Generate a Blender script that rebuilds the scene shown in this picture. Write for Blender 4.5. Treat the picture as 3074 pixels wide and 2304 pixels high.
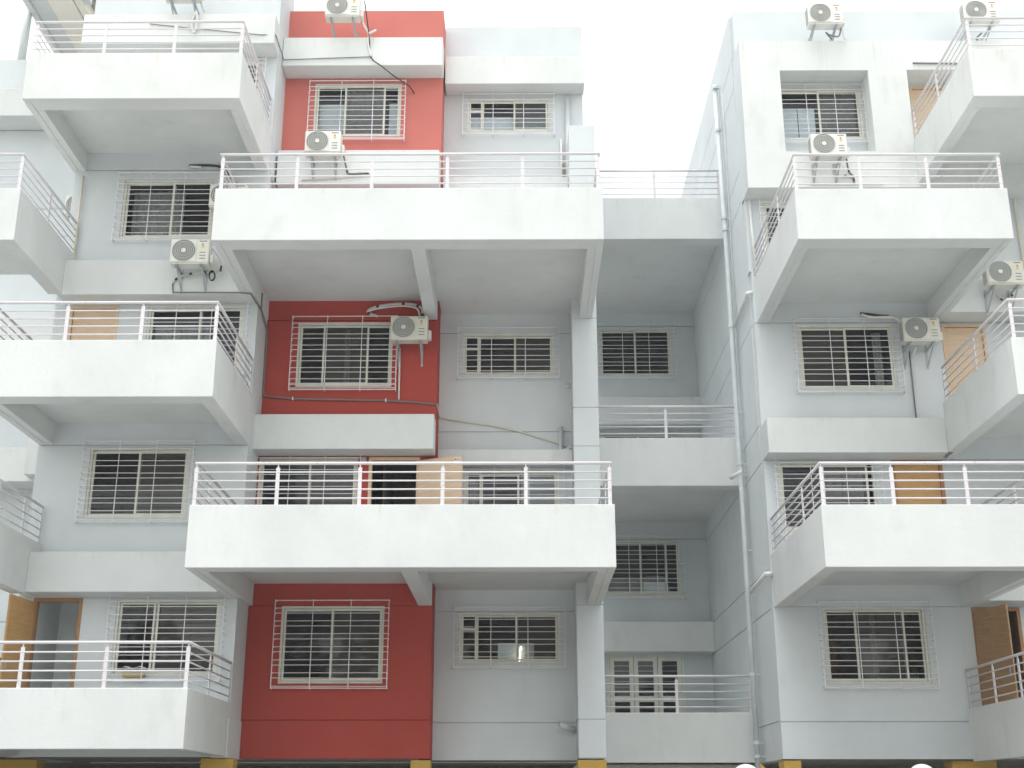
import bpy, math, random
from mathutils import Vector, Matrix
random.seed(7)
for o in list(bpy.data.objects):
    bpy.data.objects.remove(o)
scene = bpy.context.scene
COL = scene.collection
E = 1.6                                    # eye height; heights below are given above the eye
R = math.radians

# ------------------------------------------------------------------ camera, sky, sun, exposure
cam_data = bpy.data.cameras.new('camera')
cam = bpy.data.objects.new('camera', cam_data)
COL.objects.link(cam)
cam.location = (0, 0, E)
cam.rotation_euler = (R(90 + 18.53), 0, R(0.33))
cam_data.sensor_width = 36.0
cam_data.lens = 36.0 * 3783 / 3074
cam_data.clip_start = 0.1
cam_data.clip_end = 2000
scene.camera = cam

SUN_EL, SUN_ROT = R(76), R(200)
world = bpy.data.worlds.new('World')
scene.world = world
world.use_nodes = True
wn, wl = world.node_tree.nodes, world.node_tree.links
wn.clear()
sky = wn.new('ShaderNodeTexSky')
sky.sky_type = 'NISHITA'
sky.sun_disc = False
sky.sun_elevation = SUN_EL
sky.sun_rotation = SUN_ROT
sky.air_density = 3.0
sky.dust_density = 0.3
sky.ozone_density = 1.0
hs = wn.new('ShaderNodeHueSaturation')
hs.inputs['Saturation'].default_value = 0.22
hs.inputs['Value'].default_value = 2.2
bg = wn.new('ShaderNodeBackground')
bg.inputs['Strength'].default_value = 0.15
wo = wn.new('ShaderNodeOutputWorld')
wl.new(sky.outputs[0], hs.inputs['Color'])
veil = wn.new('ShaderNodeGamma')              # even cloud cover: the clear-sky brightness range pressed flat
veil.inputs['Gamma'].default_value = 0.75
wl.new(hs.outputs[0], veil.inputs['Color'])
wl.new(veil.outputs[0], bg.inputs['Color'])
wl.new(bg.outputs[0], wo.inputs['Surface'])

sun_data = bpy.data.lights.new('sun', 'SUN')
sun_data.energy = 1.5
sun_data.angle = R(35)
sun_data.color = (1.0, 0.97, 0.93)
sun = bpy.data.objects.new('sun', sun_data)
COL.objects.link(sun)
sun.rotation_euler = (R(90) - SUN_EL, 0, R(-20))
sun.location = (0, -20, 40)

scene.view_settings.view_transform = 'Standard'
scene.view_settings.look = 'None'
scene.view_settings.gamma = 1.0
scene.view_settings.use_curve_mapping = False
scene.view_settings.exposure = 0.76
scene.cycles.max_bounces = 14
scene.cycles.diffuse_bounces = 9
scene.cycles.transparent_max_bounces = 24

# ------------------------------------------------------------------ materials
def new_mat(name):
    m = bpy.data.materials.new(name)
    m.use_nodes = True
    nt = m.node_tree
    return m, nt, nt.nodes['Principled BSDF']

def N(nt, kind, **inp):
    n = nt.nodes.new(kind)
    for k, v in inp.items():
        n.inputs[k].default_value = v
    return n

def mixc(nt, fac, a, b):
    n = nt.nodes.new('ShaderNodeMix')
    n.data_type = 'RGBA'
    for sock, v in ((0, fac), (6, a), (7, b)):
        if hasattr(v, 'is_linked') or hasattr(v, 'links'):
            nt.links.new(v, n.inputs[sock])
        else:
            n.inputs[sock].default_value = v if sock == 0 else (*v, 1)
    return n.outputs[2]

def mathn(nt, op, a, b=0.0, c=None):
    n = nt.nodes.new('ShaderNodeMath')
    n.operation = op
    for i, v in enumerate((a, b, c)):
        if v is None:
            continue
        if hasattr(v, 'links'):
            nt.links.new(v, n.inputs[i])
        else:
            n.inputs[i].default_value = v
    return n.outputs[0]

def ramp(nt, src, lo, hi):
    n = nt.nodes.new('ShaderNodeMapRange')
    n.interpolation_type = 'SMOOTHSTEP'
    nt.links.new(src, n.inputs[0])
    n.inputs[1].default_value = lo
    n.inputs[2].default_value = hi
    return n.outputs[0]

def noise(nt, scale, detail=3.0, mscale=(1, 1, 1), coord='Object', rough=0.55):
    tc = nt.nodes.new('ShaderNodeTexCoord')
    mp = nt.nodes.new('ShaderNodeMapping')
    mp.inputs['Scale'].default_value = mscale
    nt.links.new(tc.outputs[coord], mp.inputs[0])
    n = N(nt, 'ShaderNodeTexNoise', Scale=scale, Detail=detail, Roughness=rough)
    nt.links.new(mp.outputs[0], n.inputs['Vector'])
    return n.outputs[0]

def plaster(name, base, rust=(0.52, 0.42, 0.30), grime=(0.36, 0.36, 0.33), streak=0.25, top=0.35, bump=0.3, edge=0.75):
    """painted sand-faced render: fine relief, faint roller patches, rain streaks that start at the top edge"""
    m, nt, p = new_mat(name)
    patch = noise(nt, 0.55, 4, (1, 1, 0.8))
    c = mixc(nt, ramp(nt, patch, 0.3, 0.75), base, tuple(v * 0.90 for v in base))
    blot = noise(nt, 2.3, 5, (1, 1, 0.5))
    c = mixc(nt, mathn(nt, 'MULTIPLY', ramp(nt, blot, 0.52, 0.8), 0.27 * streak / 0.25), c, grime)
    tc = nt.nodes.new('ShaderNodeTexCoord')
    sep = nt.nodes.new('ShaderNodeSeparateXYZ')
    nt.links.new(tc.outputs['Generated'], sep.inputs[0])
    high = ramp(nt, sep.outputs[2], edge, 1.0)
    s1 = noise(nt, 9.0, 3, (1, 1, 0.06))
    s2 = noise(nt, 3.0, 2, (1, 1, 0.10))
    st = mathn(nt, 'MULTIPLY', ramp(nt, s1, 0.55, 0.75), ramp(nt, s2, 0.45, 0.7))
    c = mixc(nt, mathn(nt, 'MULTIPLY', st, mathn(nt, 'MULTIPLY_ADD', high, top, streak * 0.5)), c, rust)
    s3 = noise(nt, 16.0, 3, (1, 1, 0.05))
    c = mixc(nt, mathn(nt, 'MULTIPLY', ramp(nt, s3, 0.58, 0.72), mathn(nt, 'MULTIPLY_ADD', high, top * 0.35, streak * 0.15)), c, grime)
    nt.links.new(c, p.inputs['Base Color'])
    p.inputs['Roughness'].default_value = 0.85
    p.inputs['Specular IOR Level'].default_value = 0.25
    b = N(nt, 'ShaderNodeBump', Strength=bump, Distance=0.02)
    grain = noise(nt, 60.0, 4)
    wavy = noise(nt, 4.0, 3)
    h = mathn(nt, 'MULTIPLY_ADD', wavy, 1.2, grain)
    nt.links.new(h, b.inputs['Height'])
    nt.links.new(b.outputs[0], p.inputs['Normal'])
    return m

def simple(name, base, rough=0.6, metal=0.0, vary=0.06, spec=0.4, spots=None):
    m, nt, p = new_mat(name)
    n1 = noise(nt, 3.0, 4)
    c = mixc(nt, ramp(nt, n1, 0.3, 0.7), base, tuple(max(0, v * (1 - vary * 2)) for v in base))
    if spots:
        n2 = noise(nt, 11.0, 5)
        c = mixc(nt, mathn(nt, 'MULTIPLY', ramp(nt, n2, 0.64, 0.74), 0.6), c, spots)
    nt.links.new(c, p.inputs['Base Color'])
    p.inputs['Roughness'].default_value = rough
    p.inputs['Metallic'].default_value = metal
    p.inputs['Specular IOR Level'].default_value = spec
    return m

def wood(name, a, b, scale=1.0):
    m, nt, p = new_mat(name)
    g = noise(nt, 3.0 * scale, 6, (1.0, 1.0, 14.0), rough=0.65)
    c = mixc(nt, ramp(nt, g, 0.32, 0.68), a, b)
    g2 = noise(nt, 0.8, 2)
    c = mixc(nt, mathn(nt, 'MULTIPLY', g2, 0.25), c, tuple(v * 0.7 for v in b))
    nt.links.new(c, p.inputs['Base Color'])
    p.inputs['Roughness'].default_value = 0.45
    return m

def glass(name, film=0.0, tint=(0.10, 0.10, 0.09), ior=1.42):
    """window pane: Fresnel reflection over a see-through body; film adds a dusty insect-screen layer"""
    m = bpy.data.materials.new(name)
    m.use_nodes = True
    nt = m.node_tree
    nt.nodes.clear()
    out = nt.nodes.new('ShaderNodeOutputMaterial')
    tr = N(nt, 'ShaderNodeBsdfTransparent', Color=(0.86, 0.89, 0.88, 1))
    df = N(nt, 'ShaderNodeBsdfDiffuse', Color=(*tint, 1))
    m1 = nt.nodes.new('ShaderNodeMixShader')
    dust = noise(nt, 2.0, 5)
    f = mathn(nt, 'MULTIPLY_ADD', ramp(nt, dust, 0.35, 0.8), 0.04, film)
    nt.links.new(f, m1.inputs[0])
    nt.links.new(tr.outputs[0], m1.inputs[1])
    nt.links.new(df.outputs[0], m1.inputs[2])
    gl = N(nt, 'ShaderNodeBsdfGlossy', Color=(0.9, 0.95, 1.0, 1), Roughness=0.03)
    warp = noise(nt, 1.3, 2)
    b = N(nt, 'ShaderNodeBump', Strength=0.05, Distance=0.05)
    nt.links.new(warp, b.inputs['Height'])
    nt.links.new(b.outputs[0], gl.inputs['Normal'])
    fr = N(nt, 'ShaderNodeFresnel', IOR=ior)
    m2 = nt.nodes.new('ShaderNodeMixShader')
    nt.links.new(fr.outputs[0], m2.inputs[0])
    nt.links.new(m1.outputs[0], m2.inputs[1])
    nt.links.new(gl.outputs[0], m2.inputs[2])
    nt.links.new(m2.outputs[0], out.inputs[0])
    return m

WHITE, GREY, REDC = (0.655, 0.676, 0.672), (0.60, 0.638, 0.652), (0.40, 0.064, 0.050)
M = {
    'white': plaster('white_paint', WHITE, streak=0.2, top=0.5, edge=0.72),
    'white_old': plaster('white_paint_weathered', (0.67, 0.69, 0.677), streak=0.2, top=0.5, edge=0.45),
    'grey': plaster('pale_grey_paint', GREY, rust=(0.3, 0.28, 0.25), streak=0.10, top=0.05, bump=0.18),
    'red_glare': plaster('red_paint_glare', (0.54, 0.165, 0.14), rust=(0.3, 0.08, 0.06), grime=(0.4, 0.15, 0.12), streak=0.12, top=0.05, bump=0.18),  # brick red made paler: glare over the top storey put into the colour
    'red': plaster('brick_red_paint', REDC, rust=(0.3, 0.08, 0.06), grime=(0.32, 0.10, 0.08), streak=0.12, top=0.05, bump=0.18),
    'cream': plaster('cream_paint', (0.80, 0.785, 0.70), streak=0.1, top=0.1),
    'yellow': plaster('ochre_paint', (0.52, 0.33, 0.075), streak=0.1, top=0.1),
    'dim': plaster('bare_render', (0.40, 0.39, 0.355), streak=0.2, top=0.1),
    'frame': simple('cream_window_frame', (0.72, 0.72, 0.635), 0.45),
    'rail': simple('painted_steel_rail', (0.66, 0.635, 0.655), 0.4, spots=(0.40, 0.27, 0.18), vary=0.03),
    'grill': simple('painted_steel_bar', (0.75, 0.74, 0.76), 0.45, spots=(0.45, 0.33, 0.25)),
    'pipe': simple('grey_plastic_pipe', (0.60, 0.645, 0.66), 0.45),
    'conduit': simple('dark_conduit', (0.20, 0.19, 0.18), 0.5),
    'cream_pipe': simple('cream_conduit', (0.62, 0.58, 0.47), 0.5),
    'light_pipe': simple('white_conduit', (0.72, 0.72, 0.70), 0.5),
    'black': simple('black_rubber', (0.02, 0.02, 0.02), 0.5),
    'foam': simple('wrapped_hose', (0.55, 0.54, 0.50), 0.7),
    'shell': simple('enamelled_casing', (0.72, 0.72, 0.68), 0.4, vary=0.03),
    'fan': simple('fan_recess', (0.10, 0.11, 0.11), 0.6),
    'ring': simple('fan_wire', (0.55, 0.56, 0.52), 0.4),
    'bracket': simple('galvanised_bracket', (0.42, 0.45, 0.47), 0.5, metal=0.2),
    'mark_red': simple('sticker_red', (0.5, 0.06, 0.03), 0.5),
    'mark_yellow': simple('sticker_yellow', (0.62, 0.55, 0.17), 0.5),
    'mark_dark': simple('badge_ink', (0.12, 0.13, 0.14), 0.5),
    'tray': simple('tray_plastic', (0.42, 0.31, 0.09), 0.5),
    'paper': simple('white_paper', (0.75, 0.75, 0.73), 0.8),
    'wood_light': wood('light_veneer', (0.70, 0.53, 0.375), (0.60, 0.43, 0.285)),
    'wood_oak': wood('oak_veneer', (0.57, 0.345, 0.14), (0.46, 0.26, 0.10)),
    'wood_dark': wood('dark_veneer', (0.40, 0.23, 0.11), (0.30, 0.165, 0.075)),
    'wood_frame': simple('door_frame_wood', (0.36, 0.19, 0.09), 0.5),
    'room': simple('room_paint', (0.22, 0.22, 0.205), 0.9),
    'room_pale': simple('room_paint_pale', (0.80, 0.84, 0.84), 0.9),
    'curtain': simple('grey_curtain', (0.52, 0.53, 0.54), 0.9, vary=0.12),
    'pale': simple('pale_blue_panel', (0.80, 0.86, 0.93), 0.5, vary=0.05),  # plain pale blue sheet set behind the glass
    'pattern': simple('patterned_curtain', (0.45, 0.46, 0.47), 0.9, vary=0.2, spots=(0.05, 0.05, 0.06)),
    'brown': simple('wardrobe_wood', (0.40, 0.22, 0.09), 0.6, vary=0.15),
    'glass': glass('clear_pane', 0.02),
    'mesh': glass('screened_pane', 0.5, (0.095, 0.095, 0.082)),
    'globe': simple('opal_globe', (0.58, 0.59, 0.60), 0.15, vary=0.0, spec=0.6),
    'post': simple('lamp_post_paint', (0.06, 0.06, 0.06), 0.4),
}

def ground_mat():
    m, nt, p = new_mat('paving')
    a = noise(nt, 0.6, 6)
    g = noise(nt, 40, 4)
    c = mixc(nt, a, (0.56, 0.55, 0.52), (0.48, 0.475, 0.45))
    c = mixc(nt, mathn(nt, 'MULTIPLY', g, 0.2), c, (0.3, 0.3, 0.29))
    nt.links.new(c, p.inputs['Base Color'])
    p.inputs['Roughness'].default_value = 0.9
    return m
M['ground'] = ground_mat()

# ------------------------------------------------------------------ mesh builder
class MB:
    def __init__(s):
        s.v, s.f = [], []
    def quad(s, a, b, c, d):
        n = len(s.v)
        s.v += [a, b, c, d]
        s.f.append((n, n + 1, n + 2, n + 3))
    def box(s, x0, x1, y0, y1, z0, z1, mat=None):
        n = len(s.v)
        pts = [(x, y, z) for z in (z0, z1) for y in (y0, y1) for x in (x0, x1)]
        if mat is not None:
            pts = [tuple(mat @ Vector(q)) for q in pts]
        s.v += pts
        s.f += [tuple(n + i for i in q) for q in ((0, 2, 3, 1), (4, 5, 7, 6), (0, 1, 5, 4), (2, 6, 7, 3), (0, 4, 6, 2), (1, 3, 7, 5))]
        return s
    def tube(s, pts, r, n=8, caps=True):
        pts = [Vector(p) for p in pts]
        rings = []
        up = None
        for i, p in enumerate(pts):
            if i == 0:
                t = pts[1] - p
            elif i == len(pts) - 1:
                t = p - pts[i - 1]
            else:
                t = (p - pts[i - 1]).normalized() + (pts[i + 1] - p).normalized()
            if t.length < 1e-6:
                t = pts[i] - pts[i - 1]
            t.normalize()
            if up is None:
                up = Vector((0, 0, 1)) if abs(t.z) < 0.9 else Vector((1, 0, 0))
            a = t.cross(up)
            if a.length < 1e-3:
                a = t.cross(Vector((1, 0, 0.3)))
            a.normalize()
            b = a.cross(t).normalized()
            up = b
            k = 1.0
            if 0 < i < len(pts) - 1:
                ang = (p - pts[i - 1]).angle(pts[i + 1] - p, 0)
                k = min(1.5, 1 / max(0.3, math.cos(ang / 2)))
            rr = r[i] if isinstance(r, (list, tuple)) else r
            base = len(s.v)
            for j in range(n):
                th = 2 * math.pi * j / n
                q = p + a * math.cos(th) * rr * k + b * math.sin(th) * rr
                s.v.append(tuple(q))
            rings.append(base)
        for q in range(len(rings) - 1):
            for j in range(n):
                s.f.append((rings[q] + j, rings[q] + (j + 1) % n, rings[q + 1] + (j + 1) % n, rings[q + 1] + j))
        if caps:
            s.f.append(tuple(rings[0] + j for j in reversed(range(n))))
            s.f.append(tuple(rings[-1] + j for j in range(n)))
        return s
    def lathe(s, prof, c, axis='z', n=24):
        base = len(s.v)
        for (r, h) in prof:
            for j in range(n):
                th = 2 * math.pi * j / n
                a, b = r * math.cos(th), r * math.sin(th)
                s.v.append((c[0] + a, c[1] + b, c[2] + h) if axis == 'z' else (c[0] + a, c[1] + h, c[2] + b))
        for i in range(len(prof) - 1):
            for j in range(n):
                s.f.append((base + i * n + j, base + i * n + (j + 1) % n, base + (i + 1) * n + (j + 1) % n, base + (i + 1) * n + j))
        return s
    def mesh(s, name, mat, smooth=False):
        me = bpy.data.meshes.new(name)
        me.from_pydata(s.v, [], s.f)
        me.materials.append(M[mat] if isinstance(mat, str) else mat)
        if smooth:
            me.polygons.foreach_set('use_smooth', [True] * len(me.polygons))
        me.update()
        return me
    def build(s, name, mat, parent=None, smooth=False, bevel=0.0, keep_world=True):
        o = bpy.data.objects.new(name, s.mesh(name, mat, smooth))
        COL.objects.link(o)
        if parent is not None:
            attach(o, parent, keep_world)
        if bevel:
            b = o.modifiers.new('edge', 'BEVEL')
            b.width = bevel
            b.segments = 2
            b.limit_method = 'ANGLE'
        return o

WORLD = {}
def world_of(o):
    if o.name not in WORLD:
        loc = Matrix.Translation(o.location) @ o.rotation_euler.to_matrix().to_4x4()
        if o.parent is not None:
            loc = world_of(o.parent) @ o.matrix_parent_inverse @ loc
        WORLD[o.name] = loc
    return WORLD[o.name]
def attach(o, parent, keep_world=True):
    o.parent = parent
    if keep_world:
        o.matrix_parent_inverse = world_of(parent).inverted()

def tag(o, label=None, cat=None, group=None, kind=None):
    for k, v in (('label', label), ('category', cat), ('group', group), ('kind', kind)):
        if v:
            o[k] = v
    return o

def thing(name, label, cat, loc, group=None):
    o = bpy.data.objects.new(name, None)
    COL.objects.link(o)
    o.location = loc
    o.empty_display_size = 0.3
    return tag(o, label, cat, group)

# ------------------------------------------------------------------ setting
g = MB()
g.quad((-700, -700, 0), (700, -700, 0), (700, 700, 0), (-700, 700, 0))
tag(g.build('ground', 'ground'), kind='structure')
def dark_strip():
    m, nt, p = new_mat('dark_strip')
    a = noise(nt, 0.8, 6)
    gr = noise(nt, 60, 3)
    c = mixc(nt, a, (0.25, 0.25, 0.235), (0.31, 0.305, 0.285))
    nt.links.new(mixc(nt, mathn(nt, 'MULTIPLY', gr, 0.4), c, (0.08, 0.08, 0.08)), p.inputs['Base Color'])
    p.inputs['Roughness'].default_value = 0.9
    return m
M['dark_strip'] = dark_strip()
g = MB()
g.quad((-60, 14.0, 0.004), (60, 14.0, 0.004), (60, 26.0, 0.004), (-60, 26.0, 0.004))
tag(g.build('added_dark_strip', 'dark_strip'), kind='structure')  # unseen dark strip, added to cut light bounced onto the lower storeys

def leaf_mat():
    m, nt, p = new_mat('foliage')
    n1 = noise(nt, 0.5, 4)
    nt.links.new(mixc(nt, n1, (0.035, 0.075, 0.02), (0.09, 0.14, 0.04)), p.inputs['Base Color'])
    p.inputs['Roughness'].default_value = 0.6
    return m
M['leaf'] = leaf_mat()
nt = M['shell'].node_tree                      # each unit has aged by its own amount
oi = nt.nodes.new('ShaderNodeObjectInfo')
src = nt.nodes['Principled BSDF'].inputs['Base Color'].links[0].from_socket
nt.links.new(mixc(nt, mathn(nt, 'MULTIPLY', oi.outputs['Random'], 0.55), src, (0.60, 0.57, 0.46)), nt.nodes['Principled BSDF'].inputs['Base Color'])
lit = bpy.data.materials.new('lit_tube')
lit.use_nodes = True
lit.node_tree.nodes['Principled BSDF'].inputs['Emission Color'].default_value = (1.0, 0.93, 0.72, 1)
lit.node_tree.nodes['Principled BSDF'].inputs['Emission Strength'].default_value = 6.0
M['lit'] = lit
# wood across the lane, behind the viewer: the dark shape mirrored in the lower panes
tl = MB()
rt = random.Random(3)
for k in range(34):
    cx, cy = -50 + 3.0 * k + rt.uniform(-1, 1), -22 + rt.uniform(-3, 3)
    hh = rt.uniform(9, 13.5)
    for j in range(620):
        a, b = rt.uniform(0, 6.283), rt.uniform(-1, 1)
        rad = rt.uniform(0.55, 1.0)
        q = Vector((cx + 2.6 * rad * math.cos(a) * math.sqrt(1 - b * b), cy + 2.2 * rad * math.sin(a) * math.sqrt(1 - b * b), hh * 0.55 + b * rad * hh * 0.47))
        u = Vector((rt.gauss(0, 1), rt.gauss(0, 1), rt.gauss(0, 1))).normalized() * rt.uniform(0.25, 0.5)
        v = u.orthogonal().normalized() * rt.uniform(0.2, 0.4)
        tl.quad(tuple(q - u), tuple(q + v), tuple(q + u), tuple(q - v))
tag(tl.build('treeline', 'leaf'), 'dark leafy treeline across the lane, mirrored in the lower window panes', kind='stuff')

# thin haze added to lift the darks, standing in for lens glare
hm = bpy.data.materials.new('glare_haze_air')
hm.use_nodes = True
hn = hm.node_tree
hn.nodes.clear()
hv = hn.nodes.new('ShaderNodeVolumePrincipled')
hv.inputs['Color'].default_value = (0.95, 0.97, 1.0, 1)
hv.inputs['Density'].default_value = 0.0009
ho = hn.nodes.new('ShaderNodeOutputMaterial')
hn.links.new(hv.outputs[0], ho.inputs['Volume'])
hb = MB().box(-720, 720, -720, 720, -1.0, 24.0)
tag(hb.build('glare_haze', hm), kind='stuff')

# ------------------------------------------------------------------ building helpers
LEFT = thing('apartment_building', 'pale grey apartment block with brick red wall panels and stacked white terraces', 'building', (-2, 26, 0))
RIGHT = thing('apartment_building', 'grey and white apartment block without red panels, a deep white frame around its topmost window', 'building', (9, 27, 0))

def wall(name, mat, parent, u0, u1, z0, z1, front, holes=(), grooves=(), t=0.23, axis='y', vgrooves=(), lean=None):
    """upright wall with real openings and recessed joints; axis 'y' faces the viewer, axis 'x' faces -x"""
    gw, gd = 0.011, 0.03
    us = {u0, u1}
    zs = {z0, z1}
    for h in holes:
        us |= {h[0], h[1]}
        zs |= {h[2], h[3]}
    for z in grooves:
        if z0 + 0.03 < z < z1 - 0.03:
            zs |= {z - gw, z + gw}
    for u in vgrooves:
        us |= {u - gw, u + gw}
    us, zs = sorted(us), sorted(zs)
    def depth(i, k):
        if i < 0 or k < 0 or i >= len(us) - 1 or k >= len(zs) - 1:
            return t
        u, z = (us[i] + us[i + 1]) / 2, (zs[k] + zs[k + 1]) / 2
        for h in holes:
            if h[0] < u < h[1] and h[2] < z < h[3]:
                return None
        if any(abs(z - q) < gw for q in grooves) or any(abs(u - q) < gw for q in vgrooves):
            return gd
        return 0.0
    m = MB()
    def P(u, d, z):
        if axis == 'y':
            return (u, front + d, z + E)
        return (front + d - (lean(z) if lean else 0.0), u, z + E)
    for i in range(len(us) - 1):
        for k in range(len(zs) - 1):
            d = depth(i, k)
            if d is not None:
                m.quad(P(us[i], d, zs[k]), P(us[i + 1], d, zs[k]), P(us[i + 1], d, zs[k + 1]), P(us[i], d, zs[k + 1]))
                m.quad(P(us[i], t, zs[k]), P(us[i], t, zs[k + 1]), P(us[i + 1], t, zs[k + 1]), P(us[i + 1], t, zs[k]))
    for i in range(-1, len(us) - 1):
        for k in range(len(zs) - 1):
            a, b = depth(i, k), depth(i + 1, k)
            a, b = (t if a is None else a), (t if b is None else b)
            if abs(a - b) > 1e-6:
                u = us[i + 1]
                m.quad(P(u, a, zs[k]), P(u, b, zs[k]), P(u, b, zs[k + 1]), P(u, a, zs[k + 1]))
    for i in range(len(us) - 1):
        for k in range(-1, len(zs) - 1):
            a, b = depth(i, k), depth(i, k + 1)
            a, b = (t if a is None else a), (t if b is None else b)
            if abs(a - b) > 1e-6:
                z = zs[k + 1]
                m.quad(P(us[i], a, z), P(us[i + 1], a, z), P(us[i + 1], b, z), P(us[i], b, z))
    return m.build(name, mat, parent)

def block(name, mat, parent, x0, x1, y0, y1, z0, z1, bevel=0.012):
    return MB().box(x0, x1, y0, y1, z0 + E, z1 + E).build(name, mat, parent, bevel=bevel)

def rails(parent, path, z, posts, heights=(0.575, 0.425, 0.275, 0.12), top=0.73, hang=0.0):
    """balcony railing: one pipe handrail, thinner pipes below it, flat posts with a hooked head"""
    z += E
    MB().tube([(x, y, z + top) for x, y in path], 0.027, 10).build('top_rail', 'rail', parent, smooth=True)
    for h in heights:
        MB().tube([(x, y, z + h) for x, y in path], 0.0145, 8).build('rail', 'rail', parent, smooth=True)
    for px, py, along in posts:
        m = MB()
        a, b = (0.032, 0.011) if along == 'x' else (0.011, 0.032)
        m.box(px - a, px + a, py - b, py + b, z - 0.02, z + top - 0.075)
        m.tube([(px, py, z + top - 0.10), (px, py, z + top - 0.02)], 0.012, 6)
        m.build('post', 'rail', parent)

def balcony(parent, x0, x1, yf, yb, zb, zt, posts, left=True, right=True, mids=(), mat='white', beam=0.30, rail=True,
            side_posts=(0.5,), y_left=None, y_right=None, name='balcony', rail_ends=(None, None)):
    """terrace: parapet ring, edge beams that hang below the slab, cross beams, slab; railing on top"""
    t = 0.13
    m = MB()
    m.box(x0, x1, yf, yf + t, zb + E, zt + E)
    yl = yb if y_left is None else y_left
    yr = yb if y_right is None else y_right
    if left:
        m.box(x0, x0 + t, yf + t, yl, zb + E, zt + E)
    if right:
        m.box(x1 - t, x1, yf + t, yr, zb + E, zt + E)
    par = m.build(name, mat, parent, bevel=0.012)
    s = MB()
    xi0, xi1 = x0 + (t if left else 0), x1 - (t if right else 0)
    s.box(xi0, xi1, yf + t, yb, zb + 0.45 + E, zb + 0.58 + E)
    s.build('slab', mat, par)
    e = 0.012
    MB().box(xi0, xi1, yf + t, yf + 0.45, zb + e + E, zb + 0.449 + E).build('beam', mat, par, bevel=0.008)
    sides = []
    if left:
        sides.append((xi0, x0 + beam))
    if right:
        sides.append((x1 - beam, xi1))
    for a, b in list(sides) + list(mids):
        MB().box(a, b, yf + 0.452, yb, zb + e + E, zb + 0.449 + E).build('beam', mat, par, bevel=0.008)
    if rail:
        ins = 0.055
        path, pl = [], []
        if left:
            path.append((x0 + ins, yl - 0.02))
        path += [(x0 + (ins if left else 0), yf + ins), (x1 - (ins if right else 0), yf + ins)]
        if right:
            path.append((x1 - ins, yr - 0.02))
        for p in posts:
            pl.append((min(max(p, x0 + ins), x1 - ins), yf + ins, 'x'))
        for q in side_posts:
            if left:
                pl.append((x0 + ins, yf + (yl - yf) * q, 'y'))
            if right:
                pl.append((x1 - ins, yf + (yr - yf) * q, 'y'))
        if left:
            pl.append((x0 + ins, yl - 0.05, 'y'))
        if right:
            pl.append((x1 - ins, yr - 0.05, 'y'))
        rails(par, path, zt, pl)
    return par

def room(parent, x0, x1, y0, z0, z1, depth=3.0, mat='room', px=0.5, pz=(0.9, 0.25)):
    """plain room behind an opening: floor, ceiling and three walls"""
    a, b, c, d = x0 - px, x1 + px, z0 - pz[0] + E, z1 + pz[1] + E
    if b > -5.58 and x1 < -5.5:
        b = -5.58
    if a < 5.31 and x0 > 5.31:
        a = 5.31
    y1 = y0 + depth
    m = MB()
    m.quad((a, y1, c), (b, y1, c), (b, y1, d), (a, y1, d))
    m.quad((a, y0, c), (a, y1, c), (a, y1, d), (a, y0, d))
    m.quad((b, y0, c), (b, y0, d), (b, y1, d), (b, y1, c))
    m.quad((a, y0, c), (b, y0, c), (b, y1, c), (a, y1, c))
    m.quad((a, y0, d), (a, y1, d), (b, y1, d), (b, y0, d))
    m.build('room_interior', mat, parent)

def ring_frame(x0, x1, y0, y1, z0, z1, w):
    m = MB()
    m.box(x0, x1, y0, y1, z0 + E, z0 + w + E)
    m.box(x0, x1, y0, y1, z1 - w + E, z1 + E)
    m.box(x0, x0 + w, y0, y1, z0 + w + E, z1 - w + E)
    m.box(x1 - w, x1, y0, y1, z0 + w + E, z1 - w + E)
    return m

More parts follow.
